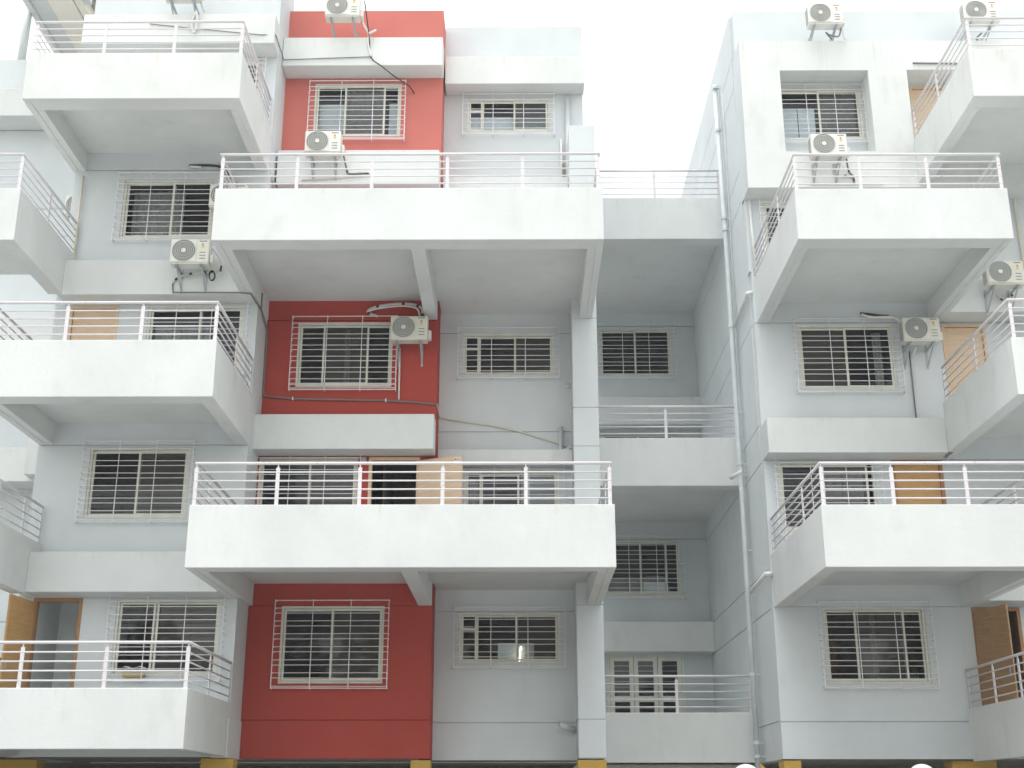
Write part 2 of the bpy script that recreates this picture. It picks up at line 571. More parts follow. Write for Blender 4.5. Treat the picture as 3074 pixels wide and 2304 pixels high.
def window(parent, Y, x0, x1, z0, z1, sashes, grill=True, deep=2.2, nv=2, curtains=(), side=0.10, low=0.10, high=0.09, out=0.13, rm='room', transom=None,
           grill_span=None, roomy=True):
    """sliding window: fixed frame, sashes with panes on two tracks, room behind, welded bar cage in front"""
    fr = ring_frame(x0, x1, Y + 0.03, Y + 0.13, z0, z1, 0.044).build('window', 'frame', parent, bevel=0.004)
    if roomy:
        room(fr, x0, x1, Y + 0.24, z0, z1, mat=rm, depth=deep)
    for s in sashes:
        a, b, track, kind = s[:4]
        w = (s[4] if len(s) > 4 else 0.05) - 0.006
        ya = Y + (0.05 if track == 0 else 0.085)
        zz0, zz1 = z0 + 0.052, z1 - 0.052
        ring_frame(a, b, ya, ya + 0.03, zz0, zz1, w).build('sash', 'frame', fr)
        p = MB()
        yy = ya + 0.015
        p.quad((a + w, yy, zz0 + w + E), (b - w, yy, zz0 + w + E), (b - w, yy, zz1 - w + E), (a + w, yy, zz1 - w + E))
        p.build('pane', kind, fr)
    if transom:
        a, b, z = transom
        MB().box(a, b, Y + 0.045, Y + 0.083, z - 0.025 + E, z + 0.025 + E).build('transom', 'frame', fr)
    for c in curtains:
        a, b, ca, cb, mat = c[:5]
        yy = Y + (c[5] if len(c) > 5 else 0.30)
        m = MB()
        n = max(6, int((b - a) / 0.06))
        amp = 0.0 if mat == 'pale' else 0.025
        for i in range(n):
            ua, ub = a + (b - a) * i / n, a + (b - a) * (i + 1) / n
            ya, yb = yy + amp * math.sin(i * 1.9), yy + amp * math.sin((i + 1) * 1.9)
            m.quad((ua, ya, ca + E), (ub, yb, ca + E), (ub, yb, cb + E), (ua, ya, cb + E))
        m.build({'pale': 'pale_panel', 'brown': 'wardrobe'}.get(mat, 'curtain'), mat, fr)
    if grill:
        gx0, gx1 = (x0 - side, x1 + side) if grill_span is None else grill_span
        ga, gb = z0 - low, z1 + high
        yg, yw = Y - out, Y - 0.002
        r = 0.0075
        hz = [(ga, 0.011), (ga + 0.035, r), (gb, 0.011)]
        q = gb - 0.15
        while q > ga + 0.06:
            hz.append((q, r))
            if q - 0.10 > ga + 0.06:
                hz.append((q - 0.10, r))
            q -= 0.25
        for z, rr in hz:
            jit = random.uniform(-0.004, 0.004)
            MB().tube([(gx0, yw, z + E), (gx0, yg, z + E + jit), (gx1, yg, z + E - jit), (gx1, yw, z + E)], rr, 6).build('grill_bar', 'grill', fr)
        for i in range(nv + 2):
            x = gx0 + (gx1 - gx0) * i / (nv + 1)
            y = yg - 0.012
            MB().tube([(x, yw, ga - 0.012 + E), (x, y, ga - 0.012 + E), (x, y, gb + 0.012 + E), (x, yw, gb + 0.012 + E)], 0.0075, 6).build('grill_bar', 'grill', fr)
    return fr

def door(parent, Y, x0, x1, z0, z1, leaf='closed', deep=2.2, hinge='l', ang=0.0, mat='wood_light', width=None, rm='room', label=None):
    fr = MB()
    w = 0.07
    fr.box(x0, x0 + w, Y - 0.012, Y + 0.13, z0 + E, z1 + E)
    fr.box(x1 - w, x1, Y - 0.012, Y + 0.13, z0 + E, z1 + E)
    fr.box(x0 + w, x1 - w, Y - 0.012, Y + 0.13, z1 - w + E, z1 + E)
    f = fr.build('door', 'wood_frame' if mat != 'wood_light' else 'wood_light', parent, bevel=0.005)
    if label:
        f['label'] = label
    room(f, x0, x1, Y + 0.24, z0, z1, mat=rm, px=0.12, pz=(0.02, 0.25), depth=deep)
    wd = width or (x1 - x0 - 2 * w - 0.01)
    if leaf == 'closed':
        T = Matrix.Translation((x0 + w + 0.005, Y + 0.05, z0 + E))
    else:
        hx = x0 + w * 0.5 if hinge == 'l' else x1 - w * 0.5
        T = Matrix.Translation((hx, Y - 0.02, z0 + E)) @ Matrix.Rotation(ang, 4, 'Z')
    m = MB()
    m.box(0.004, wd, -0.02, 0.018, 0.01, z1 - z0 - w - 0.01, T)
    lf = m.build('door_leaf', mat, f, bevel=0.004)
    h = MB()
    h.box(wd - 0.10, wd - 0.07, -0.045, -0.021, 0.95, 1.10, T)
    h.box(wd - 0.10, wd - 0.07, 0.019, 0.045, 0.95, 1.10, T)
    h.build('handle', 'bracket', f)
    return f

def run(parent, name, pts, r, mat, clips=0, n=8):
    o = MB().tube([(x, y, z + E) for x, y, z in pts], r, n).build(name, mat, parent, smooth=True)
    return o

def smooth_path(pts, k=4):
    out = []
    P = [Vector(p) for p in pts]
    P = [P[0]] + P + [P[-1]]
    for i in range(1, len(P) - 2):
        for j in range(k):
            t = j / k
            a, b, c, d = P[i - 1], P[i], P[i + 1], P[i + 2]
            out.append(0.5 * ((2 * b) + (c - a) * t + (2 * a - 5 * b + 4 * c - d) * t * t + (3 * b - a - 3 * c + d) * t ** 3))
    out.append(P[-2])
    return [tuple(q) for q in out]

# storey levels above the eye: underside of beams, and the joint one band higher
B1, B2, B3, B4, B5, B6 = 0.87, 3.77, 6.79, 9.80, 12.82, 15.70
GR = [1.58, B2, 4.57, B3, 7.58, B4, 10.60, B5 + 0.03, 13.57, B6, 16.45]
YL, YC, YG, YP, YB, YS = 24.0, 25.0, 25.8, 24.9, 25.2, 33.6
XL0, XL1, XC1, XP0, XP1, XS = -9.52, -5.36, -1.72, 1.12, 1.65, 5.05

# ------------------------------------------------------------------ left block: west wing wall
wL1 = (-7.65, -5.67, 2.32, 3.75)
dL1 = (-9.24, -8.30, 1.42, 3.77)
wL2 = (-8.475, -6.50, 5.33, 6.75)
wL3 = (-7.60, -5.63, 8.32, 9.74)
dL3 = (-9.22, -8.20, 7.42, 9.75)
wL4 = (-8.37, -6.44, 11.28, 12.64)
wL5 = (-7.45, -5.62, 14.20, 15.56)
wall('wall', 'grey', LEFT, XL0, XL1, B1, 10.9, YL, holes=[wL1, dL1, wL2, wL3, dL3], grooves=GR)
wall('wall', 'grey', LEFT, XL0 + 0.06, XL1 + 0.05, 10.9, 20.2, YL, holes=[wL4, wL5], grooves=[q for q in GR if q < 16])
wall('wall', 'grey', LEFT, -27, -9.55 + 0.02, B1, B6 + 2.0, 27.25, grooves=GR)
block('wall', 'grey', LEFT, -5.55, XL1, YL + 0.23, YC + 0.3, B1, B5, 0)
block('wall', 'grey', LEFT, -5.55, XL1 + 0.06, YL + 0.23, YC + 0.4, B5, 20.2, 0)
block('wall', 'grey', LEFT, XL0 + 0.01, XL0 + 0.25, YL + 0.23, 27.2, B1, B6 + 2, 0)
block('pillar', 'grey', LEFT, -5.62, -5.335, 23.86, 24.98, B1 - 0.02, 1.55)
# white bands of the wing
block('band', 'white', LEFT, -9.22, -5.62, 23.45, YL - 0.003, 3.80, 4.56)
block('band', 'white', LEFT, -9.22, -5.40, 23.45, YL - 0.003, 9.77, 10.53)
block('band', 'white_old', LEFT, -9.46, -5.28, 23.45, YL - 0.003, 15.63, 16.37)
block('band', 'white', LEFT, -27, -9.56, 26.55, 27.247, 6.70, 7.46)
block('band', 'white_old', LEFT, -27, -9.56, 26.55, 27.247, 15.70, 16.45)
block('band', 'white', LEFT, -27, -9.56, 26.55, 27.247, 9.80, 10.55)
block('band', 'white', LEFT, -10.66, -9.56, 26.25, 26.548, 6.78, 7.56)

def panes2(w, k0='glass', k1='mesh', front=1, s=0.05, split=0.5):
    a, b = w[0] + 0.05, w[1] - 0.05
    m = a + (b - a) * split
    q = [(a, m + 0.03, 1, k0, s), (m - 0.03, b, 0, k1, s)]
    return q

def panes3(w, f1, f2, kinds=('glass', 'mesh', 'glass'), s=0.045):
    a, b = w[0] + 0.05, w[1] - 0.05
    m1, m2 = a + (b - a) * f1, a + (b - a) * f2
    return [(a, m1 + 0.03, 1, kinds[0], s), (m1 - 0.03, m2 + 0.03, 0, kinds[1], s), (m2 - 0.03, b, 1, kinds[2], s)]

window(LEFT, YL, *wL1, panes3(wL1, 0.36, 0.385, ('glass', 'glass', 'mesh')), rm='room')
door(LEFT, YL, *dL1, leaf='open', deep=1.3, hinge='l', ang=R(-95), mat='wood_oak', width=1.0, rm='room_pale', label='open oak door')
window(LEFT, YL, *wL2, panes2(wL2))
window(LEFT, YL, *wL3, panes2(wL3, 'glass', 'glass', split=0.55), curtains=[(wL3[0] + 0.1, -6.35, 8.4, 9.42, 'pattern')])
door(LEFT, YL, *dL3, mat='wood_light')
window(LEFT, YL, *wL4, panes2(wL4, 'glass', 'glass', split=0.55), curtains=[(-8.3, -7.2, 11.3, 12.6, 'curtain', 0.5)])
window(LEFT, YL, *wL5, panes2(wL5))

balcony(LEFT, -9.5, -5.347, 20.80, YL + 0.01, B1, 1.823, [-8.11, -6.73, -5.37], side_posts=(0.5,))
balcony(LEFT, -9.5, -5.345, 20.89, YL + 0.01, B3, 7.836, [-9.40, -8.07, -6.724, -5.38], side_posts=(0.55,), beam=0.28)
balcony(LEFT, -9.5, -5.33, 21.06, YL + 0.01, B5, 13.83, [-9.40, -8.05, -6.69, -5.36], mat='white_old', beam=0.27)
balcony(LEFT, -13.6, -9.22, 20.75, YL - 0.45, B2, 4.81, [-13.5, -12, -10.7, -9.30], left=False, side_posts=(0.35, 0.72), y_right=YL + 0.0)
balcony(LEFT, -13.6, -9.22, 20.93, YL - 0.45, B4, 10.855, [-13.5, -12, -10.7, -9.28], left=False, side_posts=(0.5,), y_right=YL + 0.0)

# ------------------------------------------------------------------ left block: red bay and grey bay
wC1 = (-4.70, -2.66, 2.27, 3.77)
wC2 = (-5.335, -3.30, 5.30, 6.825)
dC2 = (-3.08, -2.03, 4.45, 6.81)
wC3 = (-4.69, -2.67, 8.335, 9.757)
wC5 = (-4.62, -2.65, 14.23, 15.60)
wall('red_wall', 'red', LEFT, -5.355, XC1, B1, B5, YC, holes=[wC1, wC2, dC2, wC3], grooves=GR)
block('red_wall', 'red', LEFT, XC1 - 0.235, XC1, YC + 0.232, YG + 0.2, B1, B5, 0)
wall('red_wall', 'red_glare', LEFT, -5.30, XC1 - 0.01, B5, 17.52, YC, holes=[wC5], grooves=[13.57])
block('red_wall', 'red_glare', LEFT, XC1 - 0.245, XC1 - 0.01, YC + 0.232, YG + 0.2, B5, 17.52, 0)
wG1 = (-1.22, 0.82, 2.74, 3.757)
wG2 = (-1.15, 0.835, 5.75, 6.735)
wG3 = (-1.22, 0.77, 8.84, 9.80)
wG5 = (-1.19, 0.725, 14.80, 15.68)
wall('wall', 'grey', LEFT, XC1 + 0.001, XP0 + 0.3, B1, B5, YG, holes=[wG1, wG2, wG3], grooves=GR)
wall('wall', 'grey', LEFT, XC1 - 0.008, 1.50, B5, 17.62, YG, holes=[wG5])
block('wall', 'grey', LEFT, 1.27, 1.50, YG + 0.232, 27.69, B5, 17.62, 0)
block('roof', 'dim', LEFT, -27, -9.0, 27.5, 33.0, 16.2, 16.4, 0)
block('roof', 'dim', LEFT, XL0 + 0.26, 1.26, 26.12, 27.49, 16.2, 16.4, 0)
block('roof', 'dim', LEFT, -8.99, 1.26, 27.49, 27.69, 16.2, 16.4, 0)
# white bands over the bay
block('band', 'white', LEFT, -5.40, -1.722, 24.45, YC - 0.003, 6.835, 7.57)
block('band', 'white', LEFT, -5.25, -1.728, 24.45, YC - 0.003, 12.785, 13.58)
block('band', 'white_old', LEFT, -5.29, -1.70, 24.45, YC - 0.003, 15.71, 16.437)
block('band', 'white_old', LEFT, -1.688, 1.522, 25.30, YG - 0.003, 15.76, 16.48)
block('band', 'white', LEFT, -1.70, XP0 - 0.004, 25.42, YG - 0.003, 6.83, 7.09)
block('band', 'white', LEFT, -1.70, XP0 - 0.004, 25.42, YG - 0.003, 12.84, 13.42)
# corner pillar with joints
pz = [B1, 1.585, B2, 4.57, 7.01, 7.84, B4, 10.6, B5, 14.44]
for a, b in zip(pz[:-1], pz[1:]):
    block('pillar', 'grey', LEFT, XP0, XP1 if b < 14 else 1.70, YP, YG + 0.2, a + 0.008, b - 0.008, 0.012)
block('pillar_core', 'grey', LEFT, XP0 + 0.02, XP1 - 0.02, YP + 0.02, YG + 0.2, B1, 14.4, 0)

window(LEFT, YC, *wC1, panes2(wC1))
window(LEFT, YC, *wC2, panes2(wC2, 'glass', 'mesh', split=0.52), side=0.06)
door(LEFT, YC, *dC2, leaf='open', hinge='r', ang=R(-25), mat='wood_light', width=1.02, label='open light wood door')
T = Matrix.Translation((-2.03 - 0.035, YC - 0.02, 4.45 + E)) @ Matrix.Rotation(R(-25), 4, 'Z')
for a, b, c, d, mt in ((0.84, 0.91, 2.11, 2.24, 'paper'), (0.925, 0.98, 2.11, 2.24, 'paper')):
    MB().box(a, b, -0.024, -0.021, c, d, T).build('notice', mt, LEFT)
for a, b, c, d, mt in ((0.855, 0.90, 2.185, 2.215, 'mark_red'), (0.945, 0.958, 2.17, 2.225, 'mark_dark')):
    MB().box(a, b, -0.0262, -0.0245, c, d, T).build('notice_print', mt, LEFT)
block('meter_box', 'bracket', LEFT, -3.24, -3.13, YC - 0.05, YC - 0.001, 6.70, 6.80, 0.004)
window(LEFT, YC, *wC3, panes3(wC3, 0.27, 0.745), curtains=[(-3.72, -3.60, 8.4, 9.7, 'curtain')])
window(LEFT, YC, *wC5, panes3(wC5, 0.355, 0.815), high=-0.02, low=0.14,
       curtains=[(-4.55, -3.95, 14.25, 15.22, 'pale'), (-3.9, -3.02, 14.25, 15.58, 'curtain', 0.18), (-2.95, -2.68, 14.25, 15.24, 'pale')])
def grey_panes(w):
    a, b = w[0] + 0.05, w[1] - 0.05
    q1, q2 = a + 0.30, a + 0.30 + (b - a - 0.30) * 0.5
    return [(a, q1, 0, 'glass', 0.04), (q1, q2 + 0.03, 1, 'glass', 0.045), (q2 - 0.03, b, 0, 'mesh', 0.045)]
window(LEFT, YG, *wG1, grey_panes(wG1), deep=1.4, transom=(-1.17, -0.87, 3.42), curtains=[(-0.44, 0.30, 2.78, 3.17, 'pale', 0.26)], out=0.14)
window(LEFT, YG, *wG2, grey_panes(wG2), deep=1.4, curtains=[(0.04, 0.78, 5.78, 6.64, 'pale', 0.16), (-1.05, -0.86, 5.9, 6.6, 'pattern', 0.2)])
window(LEFT, YG, *wG3, grey_panes(wG3), deep=1.4, transom=(-1.17, -0.87, 9.46), out=0.14)
window(LEFT, YG, *wG5, grey_panes(wG5), deep=1.4, transom=(-1.14, -0.86, 15.36), high=0.03, low=0.14,
       curtains=[(-1.14, 0.68, 14.83, 15.27, 'pale', 0.17)], out=0.14)

balcony(LEFT, -5.555, 1.61, 20.75, YC + 0.01, B2 - 0.01, 4.83, [-5.494, -4.104, -2.705, -1.297, 0.116, 1.536],
        mids=[(-2.0, -1.727)], y_right=YP + 0.01, y_left=YL, side_posts=(0.33, 0.66), beam=0.28)
balcony(LEFT, -5.62, 1.56, 20.97, YC + 0.01, B4, 10.855, [-5.53, -4.13, -2.73, -1.327, 0.076, 1.478],
        mids=[(-2.0, -1.735)], y_right=YP + 0.01, y_left=YL, side_posts=(0.5,), beam=0.28)
# slab strips of the two terraces over the set-back grey bay
block('slab', 'white', LEFT, -1.70, XP0 - 0.002, YC + 0.012, YG - 0.002, B2 + 0.44, B2 + 0.57, 0)
block('slab', 'white', LEFT, -1.70, XP0 - 0.002, YC + 0.012, YG - 0.002, B4 + 0.45, B4 + 0.58, 0)

# ------------------------------------------------------------------ stair bay
dS1 = (2.29, 4.31, 1.40, 3.80)
wS2 = (2.29, 4.32, 5.35, 6.82)
wS3 = (2.29, 4.32, 8.30, 9.84)
wS4 = (2.29, 4.32, 11.47, 12.90)
wall('wall', 'grey', LEFT, XP1 - 0.3, XS - 0.004, B1 - 0.6, 13.5, YS, holes=[dS1, wS2, wS3, wS4], grooves=[B3 + 0.06, B5 + 0.15, B2 + 0.08])
block('wall', 'grey', LEFT, XP1 - 0.25, XP1 - 0.02, YG + 0.2, 27.69, B1, 13.0, 0)
# unseen open court, invented to let skylight into the stair recess
block('added_court_wall', 'white', LEFT, -9.2, -9.0, 29.5, 44.0, 1.21, 13.0, 0)
block('added_court_wall', 'white', LEFT, -8.99, XP1 - 0.3, 43.8, 44.0, 1.21, 13.0, 0)
block('added_court_wall', 'white', LEFT, -8.99, XP1 - 0.26, 27.5, 27.69, B1, 13.0, 0)
for zb, zt, ztop in ((0.88, 1.905, True), (6.865, 7.995, True), (12.95, 14.055, True)):
    x1 = XS - 0.003 if zb < 12 else XS - 0.07
    m = MB()
    m.box(XP1 - 0.1, x1, 27.70, 27.84, zb + E, zt + E)
    par = m.build('landing', 'white', LEFT, bevel=0.012)
    MB().box(XP1 - 0.1, x1, 27.842, 28.12, zb + 0.01 + E, zb + 0.449 + E).build('beam', 'white', par)
    MB().box(XP1 - 0.1, x1, 27.842, YS - 0.003, zb + 0.45 + E, zb + 0.6 + E).build('slab', 'white', par)
    px = (3.375, 4.96) if zb < 12 else (3.33, 4.89)
    rails(par, [(XP1 - 0.1, 27.77), (x1 - 0.005, 27.77)], zt, [(px[0], 27.77, 'x'), (px[1], 27.77, 'x')],
          heights=(0.60, 0.44, 0.28, 0.12), top=0.765)
block('band', 'white', LEFT, XP1 - 0.02, XS - 0.004, 33.0, YS - 0.003, 3.80, 4.56)
block('band', 'white', LEFT, XP1 - 0.02, XS - 0.004, 33.0, YS - 0.003, 9.91, 10.69)
window(LEFT, YS, *wS2, panes3(wS2, 0.48, 0.83, ('mesh', 'glass', 'glass')), out=0.16,
       curtains=[(3.33, 3.92, 5.42, 5.72, 'pale', 0.17)])
window(LEFT, YS, *wS3, panes2(wS3), out=0.16)
window(LEFT, YS, *wS4, panes2(wS4, 'glass', 'glass'), out=0.16)
# three-leaf French door of the lowest landing
fd = ring_frame(dS1[0], dS1[1], YS + 0.02, YS + 0.12, dS1[2], dS1[3], 0.07).build('door', 'frame', LEFT, bevel=0.004)
fd['label'] = 'three leaf glazed door'
room(fd, dS1[0], dS1[1], YS + 0.24, dS1[2], dS1[3], pz=(0.0, 0.2))
lw = (dS1[1] - dS1[0] - 0.14) / 3
for i in range(3):
    a = dS1[0] + 0.07 + lw * i
    m = ring_frame(a + 0.006, a + lw - 0.006, YS + 0.0, YS + 0.045, dS1[2] + 0.07, dS1[3] - 0.072, 0.11)
    m.box(a + 0.116, a + lw - 0.116, YS + 0.0, YS + 0.045, 2.58 + E, 2.73 + E)
    m.build('door_leaf', 'frame', fd, bevel=0.006)
    for za, zb in ((dS1[2] + 0.18, 2.58), (2.73, dS1[3] - 0.182)):
        p = MB()
        p.quad((a + 0.116, YS + 0.025, za + E), (a + lw - 0.116, YS + 0.025, za + E), (a + lw - 0.116, YS + 0.025, zb + E), (a + 0.116, YS + 0.025, zb + E))
        p.build('pane', 'glass', fd)
    z = dS1[3] - 0.30
    while z > 1.6:
        if not 2.55 < z < 2.76:
            MB().tube([(a + 0.116, YS + 0.035, z + E), (a + lw - 0.116, YS + 0.035, z + E)], 0.010, 6).build('grill_bar', 'grill', fd)
        z -= 0.135

# ------------------------------------------------------------------ right block
lean = lambda z: 0.0085 * max(0.0, z - 6.0)
wall('side_wall', 'grey', RIGHT, 25.2 + 0.235, 40.0, B1, 17.62, XS, grooves=GR, axis='x', lean=lean)
wB1 = (6.03, 8.04, 2.285, 3.765)
dBr1 = (8.97, 9.93, 1.42, 3.76)
wB2 = (5.35, 7.32, 5.30, 6.77)
dB2 = (7.67, 8.72, 4.42, 6.78)
wB3 = (5.96, 7.98, 8.335, 9.76)
dBr3 = (9.02, 9.96, 7.42, 9.77)
wB4 = (5.40, 7.40, 11.28, 12.66)
wB5 = (5.90, 7.80, 14.235, 15.56)
dBr5 = (8.92, 9.85, 13.43, 15.60)
wall('wall', 'grey', RIGHT, XS, 16.5, B1, 11.0, YB, holes=[wB1, dBr1, wB2, dB2, wB3, dBr3], grooves=[1.56, B2, B3, B4])
wall('wall', 'grey', RIGHT, XS - 0.045, 16.5, 11.0, 17.60, YB, holes=[wB4, wB5, dBr5], grooves=[])
block('roof', 'dim', RIGHT, XS + 0.24, 16.5, YB + 0.24, 40, 16.2, 16.4, 0)
window(RIGHT, YB, *wB1, panes3(wB1, 0.31, 0.80), curtains=[(6.2, 6.66, 2.3, 3.35, 'brown', 1.6), (7.0, 7.12, 2.3, 3.7, 'curtain', 0.3)])
window(RIGHT, YB, *wB2, [(wB2[0] + .05, 6.3, 1, 'glass'), (6.24, 7.18, 0, 'mesh')], curtains=[(6.3, 7.1, 5.35, 6.6, 'curtain', 0.2)])
window(RIGHT, YB, *wB3, panes2(wB3, 'mesh', 'glass'), curtains=[(7.62, 7.80, 8.35, 9.7, 'curtain', 0.35)])
window(RIGHT, YB, *wB4, panes2(wB4, 'glass', 'glass'))
window(RIGHT, YB, *wB5, panes2(wB5, 'glass', 'mesh'), side=0.03, high=0.02, low=0.14, out=0.12,
       curtains=[(5.95, 6.36, 14.26, 15.12, 'pale', 0.17), (6.38, 6.76, 14.26, 15.12, 'pale', 0.17), (6.86, 7.75, 14.26, 15.5, 'curtain', 0.2)])
door(RIGHT, YB, *dB2, mat='wood_oak')
door(RIGHT, YB, *dBr3, mat='wood_light')
door(RIGHT, YB, *dBr5, mat='wood_light')
door(RIGHT, YB, *dBr1, leaf='open', hinge='l', ang=R(-72), mat='wood_dark', width=1.0, label='open brown door')
# white bands and the thick white frame of the top storey
block('band', 'white', RIGHT, XS, 8.668, 24.6, YB - 0.003, 6.785, 7.52)
block('band', 'white', RIGHT, 9.035, 16.5, 24.6, YB - 0.003, 3.80, 4.56)
block('band', 'white', RIGHT, 9.035, 16.5, 24.6, YB - 0.003, 9.81, 10.55)
wall('white_frame', 'white_old', RIGHT, XS - 0.065, 16.5, 12.72, 16.40, 24.6, t=0.597,
     holes=[(5.86, 7.835, 13.60, 15.64), (8.70, 9.95, 13.42, 15.65)])
for x, za, zb in ((XS - 0.065, 12.72, 16.40), (XS, 6.785, 7.52)):
    block('end_panel', 'grey', RIGHT, x - 0.004, x - 0.001, 24.615, YB + 0.232, za + 0.01, zb - 0.01, 0)
balcony(RIGHT, 5.07, 9.03, 20.75, YB + 0.01, B2 - 0.01, 4.82, [5.13, 6.318, 7.568, 8.9], side_posts=(0.35, 0.7), y_left=YB + 0.01, beam=0.27)
balcony(RIGHT, 5.10, 9.03, 20.98, YB + 0.01, B4, 10.825, [5.15, 6.35, 7.60, 8.95], side_posts=(0.4, 0.75), beam=0.27)
balcony(RIGHT, 8.68, 12.9, 20.75, YB + 0.01, 0.82, 1.80, [8.75, 10.1, 11.4, 12.8], y_left=YB, side_posts=(0.4, 0.68))
balcony(RIGHT, 8.67, 12.9, 20.85, YB + 0.01, B3, 7.835, [8.75, 10.1, 11.4, 12.8], y_left=24.62, side_posts=(0.5,), beam=0.27)
balcony(RIGHT, 8.68, 12.9, 21.07, YB - 0.6, B5, 13.86, [8.75, 10.1, 11.4, 12.8], mat='white_old', side_posts=(0.55,), beam=0.27, y_left=24.6)

# ------------------------------------------------------------------ ground storey: open parking under the blocks
block('soffit', 'dim', LEFT, -27, 1.28, 26.12, 44.4, 0.89, 1.2, 0)
block('soffit', 'dim', LEFT, -27, XL1 - 0.2, YL + 0.235, 26.11, 0.89, 1.2, 0)
block('soffit', 'dim', LEFT, 1.30, XS - 0.01, 27.9, 44.4, 0.60, 0.85, 0)
block('soffit', 'dim', RIGHT, XS + 0.24, 20, 25.45, 44.4, 0.90, 1.2, 0)
block('soffit', 'dim', LEFT, -27, -9.6, 21.3, 24.2, 0.89, 1.0, 0)
block('beam', 'dim', LEFT, -27, 20, 30.0, 30.3, 0.35, 0.595, 0)
block('back_wall', 'dim', LEFT, -30, 30, 38.0, 38.3, -1.6, 0.59, 0)
for x0, x1, y in ((-9.95, -9.05, 24.6), (-5.85, -5.25, 24.05), (-2.08, -1.70, 25.02), (XP0 - 0.02, XP1, 24.92)):
    block('column', 'yellow', LEFT, x0, x1, y, y + 0.4, -1.6, B1 - 0.025, 0.02)
for x0, x1, y in ((5.06, 5.40, 25.22), (8.34, 9.2, 25.4), (12.5, 13, 25.4)):
    block('column', 'yellow', RIGHT, x0, x1, y, y + 0.5, -1.6, B1 - 0.025, 0.02)

# ------------------------------------------------------------------ roof canopy on its post above the far terrace
for a, b, mat, nm in ((-12.42, -12.28, 'white', 'canopy_beam'), (-12.275, -11.85, 'grey', 'canopy_panel'), (-11.845, -11.20, 'cream', 'canopy_panel'),
                      (-11.17, -10.97, 'cream', 'canopy_panel'), (-10.965, -10.78, 'grey', 'canopy_panel')):
    lo = 19.2 if nm == 'canopy_panel' else 19.14
    block(nm, mat, LEFT, a, b, 24.2, 31.5 if mat != 'grey' or a < -12 else 27.1, lo, 19.5, 0)
block('canopy_slab', 'dim', LEFT, -12.45, -10.7, 24.1, 31.6, 19.502, 19.6, 0)
run(LEFT, 'canopy_post', [(-12.5, 27.4, 17.6), (-12.5, 27.4, 19.5)], 0.11, 'pipe')
run(LEFT, 'canopy_post', [(-11.9, 31.4, 16.3), (-11.9, 31.4, 19.2)], 0.08, 'pipe')

# ------------------------------------------------------------------ pipes and wiring fixed to the walls
dp = run(RIGHT, 'drainpipe', [(4.90, 27.08, -1.2), (4.90, 27.06, 6.0), (4.885, 27.08, 12.0), (4.86, 27.25, 16.9)], 0.058, 'pipe', n=12)
for z, rr in ((2.64, 0.068), (0.98, 0.075), (1.25, 0.075), (5.27, 0.068), (7.2, 0.075), (6.95, 0.07), (8.41, 0.068), (10.45, 0.07), (13.2, 0.068), (12.9, 0.072), (15.6, 0.066), (16.8, 0.075)):
    x = 4.90 - 0.004 * max(0, z - 7)
    y = 27.07 + (0.03 * max(0, z - 12) if z > 12 else 0)
    c = MB().tube([(x, y, z - 0.03 + E), (x, y, z + 0.03 + E)], rr, 12)
    c.box(x, XS + 0.02, y - 0.012, y + 0.012, z - 0.012 + E, z + 0.012 + E)
    c.build('pipe_collar', 'pipe', dp, smooth=False)
run(RIGHT, 'drainpipe', [(4.93, 26.9, 10.38), (4.945, 25.25, 10.50), (5.06, 25.22, 10.51)], 0.05, 'light_pipe')
run(RIGHT, 'drainpipe', [(4.93, 26.9, 4.34), (4.945, 25.15, 4.42), (5.06, 25.14, 4.42)], 0.05, 'light_pipe')
run(RIGHT, 'drainpipe', [(4.90, 27.0, 7.0), (4.72, 27.3, 6.95)], 0.05, 'light_pipe')
run(RIGHT, 'conduit', [(4.955, 26.89, 16.5), (4.95, 26.72, 15.6), (4.955, 26.9, 12.5), (4.97, 26.9, 9.0)], 0.012, 'pipe')
run(RIGHT, 'drainpipe', [(4.9, 27.08, 0.84), (5.3, 27.0, 0.45), (5.4, 27.0, -1.6)], 0.05, 'yellow')
run(LEFT, 'drainpipe', [(1.14, 25.72, 15.68), (1.13, 25.72, 12.9)], 0.055, 'pipe', n=12)
run(LEFT, 'drainpipe', [(0.98, 25.74, 14.56), (0.99, 25.74, 13.3)], 0.03, 'light_pipe')
run(LEFT, 'drainpipe', [(1.02, 25.72, 13.9), (1.02, 25.72, 12.9)], 0.03, 'conduit')
run(LEFT, 'drainpipe', [(0.89, 25.70, 7.66), (0.89, 25.70, 7.12), (0.98, 25.6, 7.11), (1.12, 25.5, 7.18)], 0.05, 'pipe', n=12)
run(LEFT, 'drainpipe', [(0.99, 25.72, 8.59), (1.13, 25.72, 8.58)], 0.03, 'pipe')
run(LEFT, 'drainpipe', [(0.80, 25.45, 1.53), (1.12, 25.70, 1.42)], 0.062, 'pipe', n=14)
run(LEFT, 'drainpipe', [(-9.24, 23.93, 12.68), (-9.25, 23.93, 10.6)], 0.028, 'cream_pipe')
run(RIGHT, 'drainpipe', [(5.10, 25.13, 12.7), (5.13, 25.13, 10.9)], 0.03, 'light_pipe')
cd = run(LEFT, 'conduit', [(-5.33, 24.2, 10.1), (-5.33, 24.2, 9.76), (-5.33, 24.93, 9.55), (-5.33, 24.94, 8.2), (-5.30, 24.96, 8.12), (-4.71, 24.96, 8.06),
                           (-3.45, 24.96, 8.03), (-2.77, 24.96, 8.02), (-1.70, 24.96, 7.94)], 0.020, 'conduit')
for x, z in ((-4.71, 8.06), (-2.77, 8.02)):
    MB().box(x - 0.012, x + 0.012, 24.93, 24.997, z - 0.035 + E, z + 0.035 + E).build('clip', 'light_pipe', cd)
run(LEFT, 'conduit', [(-2.51, 24.96, 9.16), (-2.50, 24.96, 8.04)], 0.020, 'light_pipe')
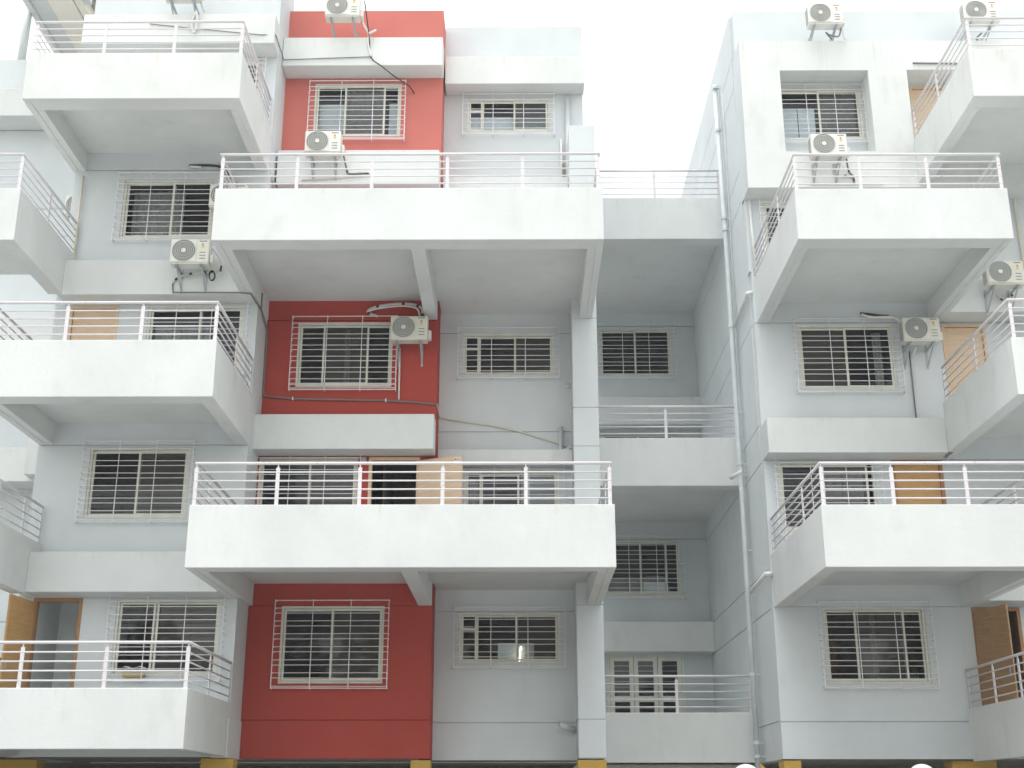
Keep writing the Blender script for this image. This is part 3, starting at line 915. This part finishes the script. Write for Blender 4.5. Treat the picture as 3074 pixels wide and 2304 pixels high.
run(LEFT, 'conduit', [(-1.70, 24.97, 7.93), (-1.70, 25.78, 7.90), (-1.51, 25.77, 7.85), (-0.58, 25.77, 7.71), (0.01, 25.77, 7.58), (0.84, 25.77, 7.31), (1.12, 25.76, 7.20)], 0.017, 'cream_pipe')
run(LEFT, 'conduit', [(-6.98, 23.42, 9.98), (-6.96, 23.42, 9.80), (-5.65, 23.42, 9.79), (-5.40, 23.46, 9.78), (-5.33, 24.18, 9.74)], 0.016, 'conduit')
run(LEFT, 'conduit', [(-8.0, 23.42, 16.1), (-7.0, 23.42, 15.98), (-5.6, 23.42, 15.82), (-5.26, 23.5, 15.86), (-5.25, 24.42, 15.84), (-4.42, 24.42, 15.87), (-3.30, 24.42, 15.91)], 0.012, 'conduit')
run(LEFT, 'conduit', [(-3.21, 24.42, 12.96), (-3.91, 24.42, 12.88), (-4.69, 24.42, 12.83)], 0.014, 'cream_pipe')
run(RIGHT, 'conduit', [(8.28, 25.17, 9.15), (8.28, 25.17, 7.53)], 0.016, 'conduit')
run(RIGHT, 'conduit', [(10.75, 25.17, 12.87), (10.93, 25.12, 12.93), (10.98, 25.12, 12.8), (10.94, 25.15, 12.6), (10.95, 25.17, 12.2), (10.96, 25.17, 10.56)], 0.024, 'cream_pipe')
run(RIGHT, 'conduit', [(8.85, 24.57, 15.80), (9.85, 24.57, 15.78)], 0.02, 'conduit')
run(RIGHT, 'conduit', [(6.3, 24.57, 12.78), (7.9, 24.57, 12.775)], 0.014, 'cream_pipe')

# ------------------------------------------------------------------ air conditioner outdoor units
def make_ac(name, label, loc, wallgap, drop=0.34, side='r', old=False):
    t = thing(name, label, 'air conditioner', loc, 'outdoor air conditioner units on the facades')
    kw = dict(keep_world=False)
    W2, D, H = 0.385, 0.30, 0.52
    MB().box(-W2, W2, 0.012, D, 0.02, H).build('casing', 'shell', t, bevel=0.018, **kw)
    MB().box(-W2 + 0.012, W2 - 0.012, 0.03, D - 0.02, 0.0, 0.019).build('base_tray', 'shell', t, **kw)
    cx, cz, r = -0.115, 0.272, 0.232
    p = MB()
    p.box(cx - 0.25, cx + 0.25, -0.004, 0.011, cz - 0.238, cz + 0.238)
    p.build('fan_panel', 'shell', t, bevel=0.006, **kw)
    d = MB()
    d.lathe([(r, -0.006), (0.001, -0.006)], (cx, 0, cz), 'y', 32)
    d.build('fan_opening', 'fan', t, **kw)
    q = MB()
    for k in range(5):
        rr = 0.085 + (r - 0.085) * k / 4
        q.lathe([(rr - 0.0095, -0.010), (rr, -0.017), (rr + 0.0095, -0.010)], (cx, 0, cz), 'y', 32)
    for k in range(12):
        a = math.pi * 2 * k / 12
        q.tube([(cx + 0.05 * math.cos(a), -0.012, cz + 0.05 * math.sin(a)), (cx + r * math.cos(a), -0.010, cz + r * math.sin(a))], 0.0022, 4)
    q.build('fan_grille', 'ring', t, **kw)
    h = MB()
    h.lathe([(0.055, -0.009), (0.05, -0.024), (0.001, -0.026)], (cx, 0, cz), 'y', 20)
    h.build('fan_hub', 'shell', t, **kw)
    for k in range(3):
        MB().box(0.20, 0.32, 0.006, 0.0115, 0.10 + 0.065 * k, 0.112 + 0.065 * k).build('louvre', 'mark_dark', t, **kw)
    MB().box(0.235, 0.282, 0.007, 0.0113, 0.335, 0.392).build('sticker', 'mark_yellow', t, **kw)
    MB().box(0.240, 0.272, 0.006, 0.0108, 0.400, 0.424).build('sticker', 'mark_red', t, **kw)
    b = MB()
    for k in range(6):
        b.box(0.19 + 0.025 * k, 0.207 + 0.025 * k, 0.007, 0.0114, 0.468, 0.488)
    b.build('badge', 'mark_dark', t, **kw)
    MB().box(W2 + 0.001, W2 + 0.07, 0.10, 0.26, 0.05, 0.24).build('valve_cover', 'shell', t, bevel=0.015, **kw)
    v = MB()
    for i in range(3):
        for k in range(9):
            v.box(-W2 - 0.003, -W2 + 0.002, 0.07 + 0.07 * i, 0.115 + 0.07 * i, 0.06 + 0.047 * k, 0.085 + 0.047 * k)
    v.build('side_vent', 'mark_dark', t, **kw)
    for x in (-0.25, 0.24):
        m = MB()
        m.box(x - 0.02, x + 0.02, 0.0, wallgap, -0.03, -0.002)
        m.box(x - 0.02, x - 0.014, 0.0, wallgap, -0.055, -0.03)
        m.tube([(x, 0.06, -0.03), (x, wallgap - 0.02, -drop)], 0.017, 4)
        m.box(x - 0.02, x + 0.02, wallgap - 0.012, wallgap, -drop - 0.07, 0.10)
        m.build('bracket', 'bracket', t, **kw)
    return t

def hose(t, pts, r=0.022, mat='foam', wraps=0):
    path = smooth_path([(x, y, z + E) for x, y, z in pts])
    MB().tube(path, r, 8).build('hose', mat, t, smooth=True)
    for k in range(wraps):
        i = int((k + 0.7) * (len(path) - 1) / wraps)
        a, b = Vector(path[max(0, i - 1)]), Vector(path[i])
        d = (b - a).normalized() * 0.03
        MB().tube([tuple(b - d), tuple(b + d)], r * 1.12, 8).build('wrap', 'black', t)

AC = 'air_conditioner'
def at(x0, x1, z0):
    return ((x0 + x1) / 2, z0 + E)
def ac(x, y, zr, label, gap, **k):
    return make_ac(AC, label, (x, y, zr + E), gap, **k)

a1 = ac(-7.30, 23.15, 16.62, 'air conditioner cut by the picture top, on the roof band over the topmost wing balcony', 0.85, drop=0.42)
hose(a1, [(-6.95, 23.35, 16.75), (-6.90, 23.40, 16.55), (-6.84, 23.42, 16.40)], 0.02, 'foam')
hose(a1, [(-7.0, 23.40, 16.42), (-7.09, 23.40, 16.15), (-7.02, 23.40, 15.85), (-6.97, 23.40, 16.15), (-7.0, 23.40, 16.38)], 0.022, 'light_pipe')
a2 = ac(-3.93, 24.0, 16.70, 'air conditioner standing high on the roof band against the red roof parapet', 1.0, drop=0.26)
hose(a2, [(-3.50, 24.2, 17.0), (-3.50, 24.35, 16.75), (-3.37, 24.42, 16.50), (-3.38, 24.42, 16.28), (-3.30, 24.42, 15.92)], 0.024, 'light_pipe')
hose(a2, [(-3.37, 24.40, 16.5), (-3.2, 24.38, 16.58)], 0.024, 'light_pipe')
hose(a2, [(-3.48, 24.3, 17.3), (-3.36, 24.40, 16.45), (-3.30, 24.42, 15.91), (-3.07, 24.42, 15.68), (-2.74, 24.55, 15.46), (-2.47, 24.8, 15.40), (-2.36, 24.97, 15.30)], 0.013, 'black')
a3 = ac(-4.20, 23.95, 13.25, 'air conditioner at the lower corner of the barred window on the topmost pale red wall', 0.5)
hose(a3, [(-3.77, 24.2, 13.30), (-3.72, 24.40, 13.06), (-3.66, 24.43, 12.99), (-3.32, 24.43, 13.0), (-3.21, 24.43, 12.96)], 0.02, 'conduit', 2)
a4 = ac(-6.55, 22.9, 10.21, 'air conditioner with a coiled black cable on the white band left of the long terrace', 0.55, drop=0.36)
hose(a4, [(-6.98, 23.42, 10.0), (-6.87, 23.38, 10.10), (-6.68, 23.35, 10.16), (-6.36, 23.3, 10.17), (-6.22, 23.2, 10.14)], 0.022, 'foam', 3)
hose(a4, [(-6.16, 23.15, 10.62), (-6.02, 23.2, 10.44), (-6.0, 23.25, 10.30), (-6.07, 23.3, 10.17)], 0.018, 'foam')
hose(a4, [(-6.15 + 0.055 * math.cos(i * 0.7), 23.2 + 0.004 * i, 10.08 + 0.10 * math.sin(i * 0.7)) for i in range(22)], 0.010, 'black')
hose(a4, [(-5.98, 23.25, 10.30), (-5.99, 23.25, 10.18)], 0.02, 'black')
a5 = ac(-6.02, 23.45, 11.72, 'air conditioner mostly hidden behind the left end of the long upper terrace parapet', 0.55)
hose(a5, [(-7.02, 23.97, 12.95), (-6.8, 23.94, 12.94), (-6.5, 23.94, 12.93), (-6.3, 23.94, 12.86), (-5.9, 23.9, 12.4)], 0.026, 'black', 0)
hose(a5, [(-7.0, 23.94, 12.91), (-6.75, 23.93, 12.89)], 0.024, 'light_pipe')
a6 = ac(-2.28, 24.42, 9.155, 'air conditioner on dark red wall under the beam, wrapped hoses looping above it', 0.58, drop=0.33)
hose(a6, [(-3.02, 24.95, 9.89), (-3.22, 24.93, 9.97), (-3.08, 24.9, 10.06), (-2.70, 24.85, 10.11), (-2.37, 24.8, 10.10), (-2.13, 24.75, 10.03), (-2.03, 24.72, 9.92), (-2.06, 24.7, 9.70)], 0.026, 'foam', 5)
hose(a6, [(-3.0, 24.96, 9.87), (-3.2, 24.94, 9.945), (-3.08, 24.91, 10.02), (-2.70, 24.86, 10.06), (-2.37, 24.81, 10.05), (-2.15, 24.76, 9.97), (-2.09, 24.73, 9.80)], 0.018, 'light_pipe')
a7 = ac(6.92, 24.3, 16.67, 'air conditioner on the white frame roof edge, above the framed top window', 0.9, drop=0.28)
hose(a7, [(7.30, 24.5, 16.75), (7.25, 24.55, 16.50), (7.05, 24.5, 16.48), (6.95, 24.5, 16.55), (7.1, 24.6, 16.44)], 0.018, 'conduit')
hose(a7, [(7.32, 24.5, 16.7), (7.38, 24.57, 16.42)], 0.022, 'light_pipe')
a8 = ac(10.43, 24.3, 16.73, 'air conditioner on the roof edge behind the topmost balcony rail with a long diagonal side', 0.9, drop=0.30)
hose(a8, [(10.5, 24.6, 16.6), (10.4, 24.7, 16.5), (10.6, 24.8, 16.45)], 0.02, 'conduit')
a9 = ac(6.66, 24.0, 13.18, 'air conditioner on the white frame at the foot of the deep framed window', 0.59)
hose(a9, [(7.08, 24.3, 13.25), (7.18, 24.55, 13.09), (7.27, 24.57, 12.97), (7.28, 24.57, 12.80)], 0.02, 'conduit', 2)
hose(a9, [(6.82, 24.4, 13.18), (6.86, 24.55, 13.01), (7.1, 24.57, 12.98), (7.27, 24.57, 12.96)], 0.024, 'foam', 1)
a10 = ac(8.41, 24.62, 9.18, 'air conditioner beside a light wood door, next to the barred window', 0.575, drop=0.36)
hose(a10, [(7.30, 25.12, 9.99), (7.50, 25.08, 9.95), (7.7, 25.08, 9.92), (7.89, 25.08, 9.91)], 0.026, 'black')
hose(a10, [(7.32, 25.10, 9.96), (7.51, 25.04, 9.87), (7.90, 25.02, 9.86), (8.05, 24.95, 9.76), (8.2, 24.9, 9.5)], 0.026, 'light_pipe')
hose(a10, [(8.35, 24.9, 9.15), (8.32, 25.1, 9.0), (8.36, 25.15, 9.10)], 0.02, 'light_pipe')
a11 = ac(10.06, 24.0, 10.19, 'air conditioner above the sloping rail at the picture edge, beyond the hanging terrace', 0.59, drop=0.40)
hose(a11, [(10.0, 24.5, 10.15), (10.1, 24.5, 10.05), (10.35, 24.5, 10.1), (10.3, 24.55, 10.2)], 0.02, 'foam', 2)
a12 = ac(-10.27, 26.65, 13.12, 'air conditioner half hidden behind the grey wing corner, seen through the small side rail', 0.59, drop=0.5)

# ------------------------------------------------------------------ small things
t = thing('tray', 'yellow tray resting inside the window bars beside the open oak door', 'tray', (-7.18, 23.93, 2.29 + E))
m = MB()
m.box(-0.19, 0.19, -0.05, 0.05, 0.0, 0.015)
m.box(-0.19, 0.19, -0.06, -0.05, 0.0, 0.07)
m.box(-0.19, 0.19, 0.05, 0.06, 0.0, 0.07)
m.box(-0.20, -0.19, -0.06, 0.06, 0.0, 0.07)
m.box(0.19, 0.20, -0.06, 0.06, 0.0, 0.07)
m.build('tray_body', 'tray', t, keep_world=False)
m = MB()
for i in range(8):
    xa, xb = -0.22 + 0.055 * i, -0.22 + 0.055 * (i + 1)
    za, zb = 0.02 * math.sin(i * 1.3), 0.02 * math.sin((i + 1) * 1.3)
    m.quad((xa, -0.05, za), (xb, -0.05, zb), (xb, 0.05, zb + 0.03), (xa, 0.05, za + 0.03))
pp = tag(m.build('newspaper', 'paper'), 'crumpled white paper lying over the yellow tray', 'paper')
pp.location = (-7.2, 23.93, 2.45 + E)

tl_ = thing('tube_light', 'lit tube lamp glowing inside the small window of the lowest grey bay', 'lamp', (0.02, YG + 0.21, 2.80 + E))
MB().tube([(-0.02, 0, 0.0), (0.01, 0, 0.30)], 0.012, 8).build('tube', 'lit', tl_, keep_world=False)
m = MB()
m.tube([(-0.022, 0, -0.03), (-0.02, 0, 0.0)], 0.016, 8)
m.tube([(0.01, 0, 0.30), (0.012, 0, 0.33)], 0.016, 8)
m.build('end_cap', 'shell', tl_, keep_world=False)

for x, y, lab in ((2.145, 12.5, 'white globe lamp in front of the lowest stair landing'), (3.81, 12.5, 'white globe lamp in front of the grey wall with one large barred window')):
    t = thing('garden_lamp', lab, 'lamp', (x, y, 0), 'globe lamps along the path')
    gl = MB()
    gl.lathe([(0.142 * math.sin(math.pi * k / 16) + 0.0005, -0.142 * math.cos(math.pi * k / 16)) for k in range(17)], (0, 0, 1.845), 'z', 32)
    gl.build('globe', 'globe', t, smooth=True, keep_world=False)
    s = MB()
    s.lathe([(0.001, 0), (0.09, 0), (0.09, 0.04), (0.04, 0.07), (0.035, 1.66), (0.07, 1.69), (0.07, 1.74), (0.001, 1.74)], (0, 0, 0), 'z', 16)
    s.build('lamp_post', 'post', t, keep_world=False)
